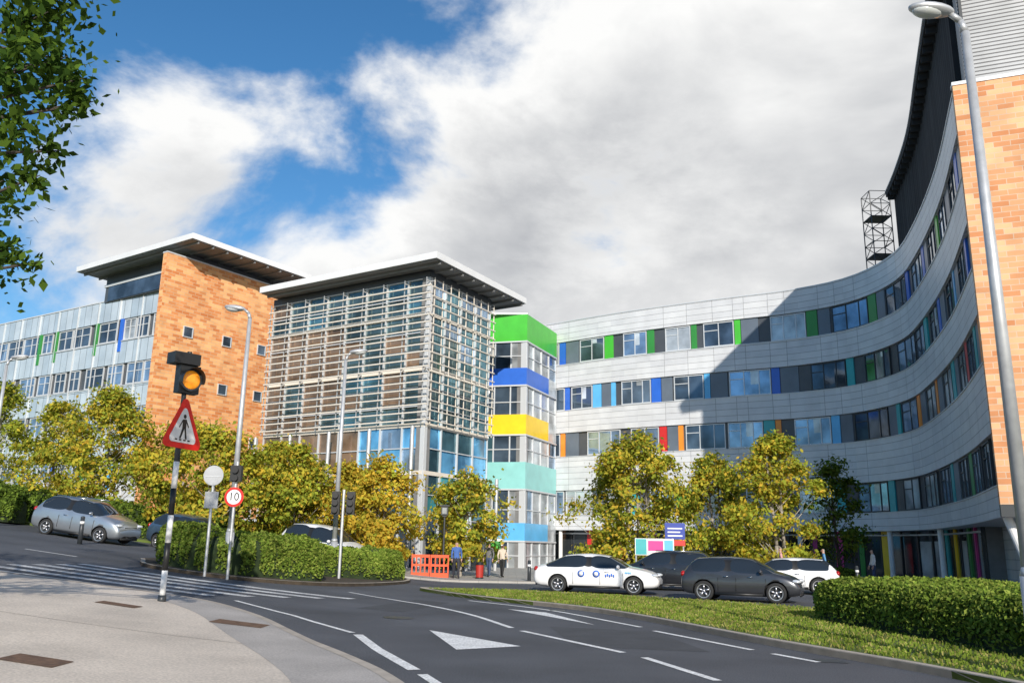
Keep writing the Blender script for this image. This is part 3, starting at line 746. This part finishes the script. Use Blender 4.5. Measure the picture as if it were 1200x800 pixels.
    for sgn in (1,-1):
        d.ell((.462*L,sgn*Wd*.36,.70*hsf),(.17,.16,.065),hl); d.ell((-.478*L,sgn*Wd*.375,.86*hsf),(.09,.13,.10),tl)
        d.ell((.19*L,sgn*(Wd/2+.07),.985*hsf),(.07,.11,.07),paint); d.cbox((.195*L,sgn*(Wd/2-.03),.95*hsf),(.05,.14,.03),black)
        d.cbox((-.0*L,sgn*(Wd/2-.012),.25),(.40*L,.03,.09),black)
        for X in (-.17*L,.045*L if kind=='lift' else -.02*L,.225*L):
            d.cbox((X,sgn*(Wd/2-.0055),.56*hsf),(.012,.012,.42*hsf),black)
        for X in (-.10*L,.10*L): d.cbox((X,sgn*(Wd/2+.0),.80*hsf),(.16,.03,.025),chrome if not decal else paint)
        if rails: d.cyl((-.3*L,sgn*Wd*.33,1.44*hsf),(.08*L,sgn*Wd*.33,1.45*hsf),.02,.02,chrome,8)
        if decal:
            for X in (.015*L,-.105*L):
                d.cyl((X,sgn*(Wd/2-.003),.72),(X,sgn*(Wd/2+.004),.72),.13,.13,blue,20); d.cyl((X,sgn*(Wd/2+.004),.72),(X,sgn*(Wd/2+.008),.72),.08,.08,whitep,20)
            for q in range(5): d.cbox((.09*L+q*.075,sgn*(Wd/2+.0),.66+.03*(q%2)),(.05,.012,.10),blue)
            for q in range(4): d.cbox((.245*L+q*.06,sgn*(Wd/2-.004),.78),(.04,.012,.07),lblue)
    d.cbox((.492*L,0,.40),(.03,.52,.11),plate_w); d.cbox((.485*L,0,.60*hsf),(.05,Wd*.42,.12),black); d.cbox((.488*L,0,.27),(.03,Wd*.6,.10),black)
    d.cbox((-.494*L,0,.62),(.03,.52,.11),plate_y); d.cbox((-.482*L,0,.33),(.05,Wd*.7,.12),black)
    d.cyl((-.25*L,0,1.44*hs),(-.28*L,0,1.56*hs),.012,.006,black,6)
    d.obj('wheels_and_fittings',True,e)
    a=math.radians(head); dxx=math.cos(a)
    slope=(gz(x+1)-gz(x-1))/2*dxx
    e.rotation_euler=(0,-math.atan(slope),a); e.location=(x,y,gz(x)+.0)
    return e
pw=paintm('paint_white',(.8,.8,.8),0); pk=paintm('paint_dark',(.025,.027,.032)); pg=paintm('paint_graphite',(.06,.063,.07),.5); ps=paintm('paint_silver',(.42,.45,.48),.7); pb=paintm('paint_blue_grey',(.10,.16,.24),.6)
car('white_car',3.45,33.7,-16,pw,4.75,1.81,1.46,'lift',decal=True)
car('black_estate_car',6.7,37.2,160,pk,4.4,1.84,1.6,'hatch',rails=True)
car('dark_grey_hatchback',7.95,30.0,-24,pg,3.9,1.72,1.46,'hatch')
car('white_hatchback',11.3,36.0,165,pw,4.1,1.75,1.42,'hatch')
car('silver_suv',-17.9,37,-12,ps,4.3,1.84,1.68,'hatch',rails=True)
car('blue_car',-14.0,38.6,-30,pb,4.2,1.75,1.6,'hatch')
car('white_people_carrier',-8.4,40.0,-25,pw,4.5,1.85,1.95,'hatch')

# ------------------------------------------------------------ street furniture
lens_m=M('lamp_lens',(.6,.62,.6),.1,.1)
def lamp(x,y,top,dirx,diry=0,r0=.09,al=.7,s=1.0):
    e=empty('street_lamp'); g=gz(x)+.08; m=MB()
    m.cyl((x,y,g-.1),(x,y,g+1.3),r0*1.35,r0*1.35,steel,14); m.cyl((x,y,g+1.3),(x,y,g+1.42),r0*1.35,r0,steel,14)
    m.cyl((x,y,g+1.42),(x,y,top-.35),r0,r0*.62,steel,14)
    P=[(x,y,top-.35),(x+dirx*.06,y+diry*.06,top-.15),(x+dirx*.2,y+diry*.2,top-.03),(x+dirx*al*.5,y+diry*al*.5,top+.02)]
    m.tube(P,[r0*.6,r0*.5,r0*.45,r0*.42],steel,10); m.obj('pole',True,e)
    h=MB(); cx=x+dirx*al*.8; cy=y+diry*al*.8
    a=math.atan2(diry,dirx)
    h.ell((0,0,0),(.38*s,.17*s,.10*s),steel,16,10); h.ell((.06*s,0,-.045*s),(.26*s,.14*s,.10*s),lens_m,16,10)
    o=h.obj('lantern',True,e); o.location=(cx,cy,top+.04); o.rotation_euler=(0,-.12,a)
    return e
lamp(7.02,11.85,9.95,-1,0,.1,.62,.95)
lamp(-8.9,28,9.35,-1,.1,.1,.7)
lamp(-6.75,34,9.25,1,.1,.1,.6)
lamp(-22.0,36.5,9.3,1,.1,.1,.6)
# amber warning beacon
e=empty('zebra_crossing_warning_beacon'); x,y=-6.98,18.0; g=gz(x)+.1; m=MB()
H=[.1,.55,.55,.55,.55,.55,.5,.6]
cols=[black,whitep,black,whitep,black,whitep,frame_d,frame_d]
z=g-.05
for k,hh_ in enumerate(H):
    m.cyl((x,y,z),(x,y,z+hh_),.058,.058,cols[k],14); z+=hh_
m.cyl((x,y,z),(x,y,4.9),.05,.05,frame_d,12)
m.cyl((x,y,g-.05),(x,y,g+.12),.085,.08,frame_d,14)
m.obj('striped_pole',True,e)
m=MB(); yy=y-.1
def tri(cx,cz,r,yy,mat,th=.01,up=1):
    pts=[]
    for k in range(3):
        a=math.pi/2+k*2*math.pi/3
        for da in (-.14,-.05,.05,.14):
            rr=r*(.955 if abs(da)>.1 else 1.0); pts.append((cx+rr*math.cos(a+da*1.0),yy,cz+rr*math.sin(a+da)*up))
    m.face(pts,mat); m.face([(p[0],p[1]+th,p[2]) for p in pts],steel)
    for k in range(len(pts)):
        q=(k+1)%len(pts); m.face([pts[k],pts[q],(pts[q][0],pts[q][1]+th,pts[q][2]),(pts[k][0],pts[k][1]+th,pts[k][2])],mat)
sx=x-.02; sz=3.92
redp=M('sign_red',(.8,.02,.015),.4)
tri(sx,sz,.66,yy,redp); tri(sx,sz,.46,yy-.006,whitep,.004)
K=1.2
def pq(pts): m.face([(sx+a*K,yy-.012,sz+b*K) for a,b in pts],black)
pq([(.038*math.cos(t*.5),.235+.038*math.sin(t*.5)) for t in range(13)])
pq([(-.05,.18),(.05,.19),(.055,.02),(-.045,.02)]); pq([(-.045,.02),(.01,.02),(-.06,-.155),(-.105,-.155)]); pq([(.012,.02),(.055,.02),(.1,-.155),(.055,-.155)])
pq([(-.05,.18),(-.05,.14),(-.12,.02),(-.135,.04)]); pq([(.05,.18),(.05,.13),(.11,.04),(.125,.07)])
for k in range(4): pq([(-.2+k*.11,-.165),(-.14+k*.11,-.165),(-.15+k*.11,-.19),(-.215+k*.11,-.19)])
o=m.obj('triangle_sign',False,e)
def turn(o,x,y,d):
    o.data.transform(Matrix.Translation((x,y,0))@Matrix.Rotation(math.radians(d),4,'Z')@Matrix.Translation((-x,-y,0)))
turn(o,x,y,72)
m=MB(); hz=5.0; hx=x+.03
m.cbox((hx,y-.02,hz),(.46,.22,.6),black); m.cbox((hx-.12,y-.02,hz+.43),(.58,.36,.24),black)
m.cyl((hx,y-.14,hz-.02),(hx,y-.20,hz-.02),.24,.24,frame_d,24)
amb=M('amber_lens',(.9,.30,.02),.25,var=.15,scale=18)
am=amb.node_tree.nodes['Principled BSDF']; am.inputs['Emission Color'].default_value=(1,.35,.02,1); am.inputs['Emission Strength'].default_value=.2
m.ell((hx,y-.2,hz-.02),(.2,.05,.2),amb,20,12)
n=16
for k in range(n):
    a0=-.3+(math.pi+.6)*k/n; a1=-.3+(math.pi+.6)*(k+1)/n
    m.face([(hx+.24*math.cos(a0),y-.16,hz-.02+.24*math.sin(a0)),(hx+.24*math.cos(a1),y-.16,hz-.02+.24*math.sin(a1)),(hx+.25*math.cos(a1),y-.34-.06*math.sin(a1),hz-.03+.25*math.sin(a1)),(hx+.25*math.cos(a0),y-.34-.06*math.sin(a0),hz-.03+.25*math.sin(a0))],black)
m.cyl((hx,y,hz+.5),(hx,y,hz+.62),.05,.05,black,10)
o=m.obj('amber_lamp_housing',False,e); turn(o,x,y,48)
def disc(m,c,r,mat,th=.01,n=32): m.cyl((c[0],c[1],c[2]),(c[0],c[1]-th,c[2]),r,r,mat,n)
e=empty('speed_limit_sign'); m=MB(); x,y=-8.55,27.0; g=gz(x); m.cyl((x,y,g),(x,y,4.1),.045,.045,steel,10)
disc(m,(x,y-.06,3.0),.30,redp); disc(m,(x,y-.071,3.0),.225,whitep,.004)
m.cbox((x,y-.02,3.72),(.34,.2,.5),black); m.cyl((x,y-.12,3.82),(x,y-.22,3.82),.1,.1,black,14); m.cyl((x,y-.12,3.58),(x,y-.22,3.58),.1,.1,black,14)
m.obj('post_and_disc',False,e)
tcv=bpy.data.curves.new('digits','FONT'); tcv.body='10'; tcv.size=.34; tcv.align_x='CENTER'; tcv.align_y='CENTER'; tcv.extrude=.001; tcv.materials.append(black)
to=bpy.data.objects.new('digits',tcv); COL.objects.link(to); to.location=(x,y-.078,3.0); to.rotation_euler=(math.pi/2,0,0); to.parent=e
e=empty('road_sign'); m=MB(); x,y=-9.25,27.0; g=gz(x); m.cyl((x,y,g),(x,y,3.95),.045,.045,steel,10); disc(m,(x,y-.05,3.65),.31,M('sign_back',(.4,.41,.42),.6,var=.1),.02)
m.cbox((x,y-.075,3.62),(.5,.01,.03),steel); m.cbox((x,y-.05,2.9),(.42,.02,.5),M('sign_back_b',(.35,.36,.37),.6)); m.obj('post_and_back',False,e)
def signal(x,y,zc,g):
    e=empty('traffic_signal'); m=MB(); m.cyl((x,y,g),(x,y,zc+.5),.055,.055,steel,10)
    for dx,dy in ((-.28,0),(.28,.05)):
        m.cbox((x+dx,y-.02+dy,zc),(.3,.2,.86),black)
        for k in (-.27,0,.27):
            m.cyl((x+dx,y-.12+dy,zc+k),(x+dx,y-.26+dy,zc+k),.11,.11,black,14); m.ell((x+dx,y-.14+dy,zc+k),(.09,.02,.09),frame_d)
        m.cbox((x+dx*.5,y+dy,zc+.1),(.2,.04,.04),black)
    m.obj('post_and_heads',False,e)
signal(-6.3,33,3.15,gz(-6.3)+.1)
e=empty('hospital_information_sign'); m=MB(); x,y=6.75,40.6
for dx in (-.85,.85): m.cyl((x+dx,y,0),(x+dx,y,2.15),.04,.04,steel,8)
m.cbox((x,y-.06,1.75),(1.8,.05,.75),whitep); m.cbox((x-.62,y-.09,1.75),(.5,.01,.7),teal); m.cbox((x+.05,y-.09,1.8),(.7,.01,.45),pink); m.cbox((x+.65,y-.09,1.75),(.4,.01,.6),lblue)
m.obj('panel',False,e)
e=empty('direction_sign'); m=MB(); x,y=7.9,41.6
for dx in (-.4,.4): m.cyl((x+dx,y,0),(x+dx,y,2.9),.04,.04,steel,8)
m.cbox((x,y-.06,2.5),(.95,.05,.75),navy); m.cbox((x,y-.09,2.62),(.7,.01,.06),whitep); m.cbox((x-.05,y-.09,2.45),(.6,.01,.06),whitep); m.cbox((x,y-.09,2.28),(.7,.01,.06),whitep); m.cbox((x,y-.06,1.95),(.95,.05,.25),redp)
m.obj('panel',False,e)
e=empty('noticeboard'); m=MB(); x,y=-.8,48
for dx in (-.5,.5): m.cyl((x+dx,y,.1),(x+dx,y,2.1),.04,.04,steel,8)
m.cbox((x,y-.05,1.4),(1.0,.06,1.3),whitep); m.cbox((x,y-.09,1.45),(.8,.01,.95),dgreen); m.cyl((x,y-.1,1.6),(x,y-.11,1.6),.22,.22,green,20); m.obj('panel',False,e)
e=empty('lantern_post'); m=MB(); x,y=-3.25,44; m.cyl((x,y,.1),(x,y,3.1),.06,.045,frame_d,10); m.cbox((x,y,3.35),(.34,.34,.42),frame_d); m.cbox((x,y,3.6),(.5,.5,.06),frame_d); m.cbox((x,y,3.1),(.2,.2,.08),frame_d); m.cbox((x,y-.175,3.35),(.22,.01,.3),gC); m.obj('post',False,e)
bo=M('barrier_orange_red',(.75,.09,.02),.5,var=.08)
for k in range(2):
    e=empty('safety_barrier'); m=MB()
    bx=-4.3+k*.95; by=43.4-k*.25
    m.cbox((bx,by,.22),(.9,.3,.24),bo); m.cbox((bx,by,1.13),(.9,.14,.14),bo); m.cbox((bx,by,.70),(.9,.08,.1),bo)
    for j in range(5): m.cbox((bx-.42+j*.21,by,.7),(.06,.1,.74),bo)
    m.obj('panel',False,e)
for (x,y,c) in ((-16.4,33.6,frame_d),(1.0,41.6,frame_d),(2.6,41.6,frame_d),(4.2,41.6,frame_d),(12.5,41.7,frame_d),(14.5,41.7,frame_d),(16.5,41.7,frame_d)):
    e=empty('bollard'); m=MB(); g=gz(x)+.05; m.cyl((x,y,g-.05),(x,y,g+.95),.09,.075,c,14); m.cyl((x,y,g+.7),(x,y,g+.8),.086,.085,whitep,14); m.ell((x,y,g+.95),(.08,.08,.05),c,12,6); m.obj('post',True,e)
e=empty('litter_bin'); m=MB(); x,y=-1.4,43.5; m.cyl((x,y,.1),(x,y,.75),.18,.2,M('bin_red',(.4,.03,.02),.5),18); m.cyl((x,y,.75),(x,y,.88),.22,.15,black,18); m.cyl((x,y,.1),(x,y,.16),.2,.2,black,18); m.obj('bin',False,e)

# ------------------------------------------------------------ people
skin=M('skin',(.5,.3,.22),.6)
def person(x,y,ang,shirt,trs,hair,walk=.2,sc=1.0,g=.1,bag=None):
    V=[((0,0,.95),.125),((0,0,1.14),.115),((.01,0,1.36),.14),((.01,0,1.49),.055),((.02,0,1.6),.08),((.02,0,1.70),.075)]
    E=[(0,1),(1,2),(2,3),(3,4),(4,5)]
    for sg in (1,-1):
        w=walk*sg; b=len(V)
        V+=[((0,sg*.1,.88),.10),((w*.55,sg*.1,.5),.07),((w*.9-.04,sg*.1,.1),.045),((w*.9+.13,sg*.11,.05),.035)]; E+=[(0,b),(b,b+1),(b+1,b+2),(b+2,b+3)]
        b=len(V); V+=[((0,sg*.19,1.42),.06),((-w*.3,sg*.24,1.15),.047),((-w*.3+.1,sg*.24,.92),.033),((-w*.3+.13,sg*.24,.83),.034)]; E+=[(2,b),(b,b+1),(b+1,b+2),(b+2,b+3)]
    me=bpy.data.meshes.new('body'); me.from_pydata([v[0] for v in V],E,[]); ob=bpy.data.objects.new('body',me); COL.objects.link(ob)
    ob.modifiers.new('k','SKIN')
    for i,v in enumerate(V): me.skin_vertices[0].data[i].radius=(v[1],v[1])
    me.skin_vertices[0].data[0].use_root=True
    s=ob.modifiers.new('s','SUBSURF'); s.levels=2
    dg=bpy.context.evaluated_depsgraph_get(); dg.update(); nm=bpy.data.meshes.new_from_object(ob.evaluated_get(dg)); ob.modifiers.clear(); ob.data=nm
    nm.materials.clear()
    for m_ in (shirt,trs,skin,hair,black): nm.materials.append(m_)
    for p in nm.polygons:
        c=p.center; p.use_smooth=True
        if c.z<.09: k=4
        elif abs(c.y)>.18 and c.z<.93: k=2
        elif c.z<.97: k=1
        elif c.z<1.49: k=0
        elif c.z>1.69 or (c.x<-.01 and c.z>1.54): k=3
        else: k=2
        p.material_index=k
    e=empty('person'); ob.parent=e
    h=MB()
    for sg in (.03,-.03): h.ell((.098,sg,1.64),(.008,.012,.008),black,8,6)
    h.ell((.108,0,1.61),(.018,.014,.022),skin,8,6); h.ell((.09,0,1.57),(.01,.025,.007),redp,8,6)
    for sg in (1,-1):
        h.ell((.02,sg*.083,1.63),(.02,.012,.03),skin,8,6)
        hx=-walk*sg*.3+.13
        for f in range(4): h.cyl((hx+.0+(f-1.5)*.018,sg*.24,.83),(hx+.01+(f-1.5)*.02,sg*.238,.755+abs(f-1.5)*.008),.009,.007,skin,6)
        h.cyl((hx+.03,sg*.23,.85),(hx+.055,sg*.22,.80),.01,.008,skin,6)
    if bag: h.cbox((-.17,0,1.2),(.14,.26,.4),bag)
    h.obj('face_and_hands',True,e)
    e.location=(x,y,g); e.rotation_euler=(0,0,ang); e.scale=(sc,)*3
clo=lambda n,c: M(n,c,.8,var=.15,scale=8)
person(-2.5,42.6,-1.4,clo('blue_jacket',(.05,.12,.35)),clo('dark_trousers',(.03,.03,.04)),clo('hair_brown',(.06,.03,.015)),bag=clo('backpack',(.1,.25,.5)))
person(-1.0,46.0,-2.0,clo('grey_coat',(.15,.15,.16)),clo('jeans',(.05,.08,.16)),clo('hair_dark',(.02,.015,.01)))
person(-.3,45.2,1.2,clo('cream_top',(.6,.5,.4)),clo('black_skirt_trousers',(.02,.02,.02)),clo('hair_auburn',(.1,.04,.02)),sc=.95)
person(13.0,41.9,2.8,clo('pink_top',(.6,.3,.3)),clo('black_trousers',(.02,.02,.02)),clo('hair_fair',(.5,.32,.12)))
person(15.3,42.6,2.8,clo('tunic_blue',(.1,.25,.45)),clo('navy_trousers',(.02,.02,.05)),clo('hair_grey',(.3,.3,.3)))
person(18.0,43.4,3.0,clo('white_shirt',(.6,.6,.6)),clo('blue_trousers',(.03,.05,.12)),clo('hair_black',(.015,.01,.01)),walk=.1)

# ------------------------------------------------------------ sky, sun, camera
az=Vector((.137,-.99)).normalized(); el=math.radians(23)
sd=Vector((az.x*math.cos(el),az.y*math.cos(el),math.sin(el)))
ld=bpy.data.lights.new('sun','SUN'); ld.energy=5.0; ld.angle=math.radians(.5); ld.color=(1,.93,.83)
lo=bpy.data.objects.new('sun',ld); COL.objects.link(lo); lo.rotation_euler=(-sd).to_track_quat('-Z','Y').to_euler(); lo.location=(5,-20,30)
w=bpy.data.worlds.new('World'); SC.world=w; w.use_nodes=True; nt=w.node_tree; nt.nodes.clear()
def mth(op,a,b=None,cl=False):
    n=nt.nodes.new('ShaderNodeMath'); n.operation=op; n.use_clamp=cl
    for i,v in enumerate((a,b)):
        if v is None: continue
        if isinstance(v,(int,float)): n.inputs[i].default_value=v
        else: nt.links.new(v,n.inputs[i])
    return n.outputs[0]
def mr(v,a,b,c=0,d=1,sm=True):
    n=nt.nodes.new('ShaderNodeMapRange'); n.interpolation_type='SMOOTHSTEP' if sm else 'LINEAR'
    for i,q in enumerate((a,b,c,d)): n.inputs[i+1].default_value=q
    nt.links.new(v,n.inputs[0]); return n.outputs[0]
out=nd(nt,'ShaderNodeOutputWorld'); b1=nd(nt,'ShaderNodeBackground'); b2=nd(nt,'ShaderNodeBackground'); mx=nd(nt,'ShaderNodeMixShader')
sk=nd(nt,'ShaderNodeTexSky'); sk.sky_type='NISHITA'; sk.sun_disc=False; sk.sun_elevation=el; sk.sun_rotation=math.atan2(az.x,az.y); sk.air_density=1.1; sk.dust_density=.3; sk.ozone_density=4.0
hs_=nd(nt,'ShaderNodeHueSaturation'); hs_.inputs['Saturation'].default_value=1.2; hs_.inputs['Hue'].default_value=.498
nt.links.new(sk.outputs[0],hs_.inputs['Color']); nt.links.new(hs_.outputs[0],b1.inputs[0]); b1.inputs[1].default_value=.14
tc=nd(nt,'ShaderNodeTexCoord'); nm=nd(nt,'ShaderNodeVectorMath',operation='NORMALIZE'); nt.links.new(tc.outputs['Generated'],nm.inputs[0])
sp=nd(nt,'ShaderNodeSeparateXYZ'); nt.links.new(nm.outputs[0],sp.inputs[0])
def noise(off,scale,det,rough,dist=0,sq=(1,1,1.7)):
    mp=nd(nt,'ShaderNodeMapping'); mp.inputs['Location'].default_value=off; mp.inputs['Scale'].default_value=sq; nt.links.new(nm.outputs[0],mp.inputs[0])
    n=nd(nt,'ShaderNodeTexNoise'); n.inputs['Scale'].default_value=scale; n.inputs['Detail'].default_value=det; n.inputs['Roughness'].default_value=rough; n.inputs['Distortion'].default_value=dist
    nt.links.new(mp.outputs[0],n.inputs['Vector']); return n.outputs[0]
OF=(3.1,1.7,.4)
n1=noise(OF,3.0,9,.58,.25); n2=noise((OF[0]-.01,OF[1],OF[2]+.10),3.0,6,.52,.25); n1s=noise(OF,3.0,6,.52,.25); nf=noise((0,5,2),2.4,4,.5)
bias=mth('ADD',mth('ADD',mth('MULTIPLY',sp.outputs[0],1.6),mth('MULTIPLY',mth('SUBTRACT',sp.outputs[2],.45),-2.3)),.12)
bias=mth('ADD',bias,mr(sp.outputs[2],.46,.28,0,.36))
bias=mth('MINIMUM',bias,.55)
bias=mth('ADD',bias,mr(sp.outputs[1],.3,-.3,0,-.55))
dens=mth('ADD',mth('MULTIPLY',mth('SUBTRACT',n1,.5),3.2),bias)
covr=mr(dens,-.20,.34)
light=mth('ADD',mth('MULTIPLY',mth('SUBTRACT',n1s,n2),4.6),.55,True)
thick=mr(dens,.15,.9)
dark=mth('MULTIPLY',thick,mr(nf,.3,.65,.3,.95))
shade=mth('ADD',mth('MULTIPLY',light,.5),mth('MULTIPLY',mth('SUBTRACT',1.0,dark),.70),True)
cc=mixc(nt,shade,(.35,.37,.41),(.99,.99,.98))
nt.links.new(cc,b2.inputs[0]); b2.inputs[1].default_value=1.0
hz=mr(sp.outputs[2],-.05,.02)
nt.links.new(mth('MULTIPLY',covr,hz),mx.inputs[0]); nt.links.new(b1.outputs[0],mx.inputs[1]); nt.links.new(b2.outputs[0],mx.inputs[2]); nt.links.new(mx.outputs[0],out.inputs[0])
cd=bpy.data.cameras.new('camera'); cam=bpy.data.objects.new('camera',cd); COL.objects.link(cam); SC.camera=cam
cd.sensor_width=36; cd.lens=30; cd.clip_end=4000; cd.clip_start=.1
cam.matrix_world=Matrix.Translation((0,0,1.65))@Matrix.Rotation(math.radians(103.5),4,'X')@Matrix.Rotation(math.radians(1.0),4,'Z')
SC.view_settings.view_transform='Standard'; SC.view_settings.look='None'; SC.view_settings.exposure=0
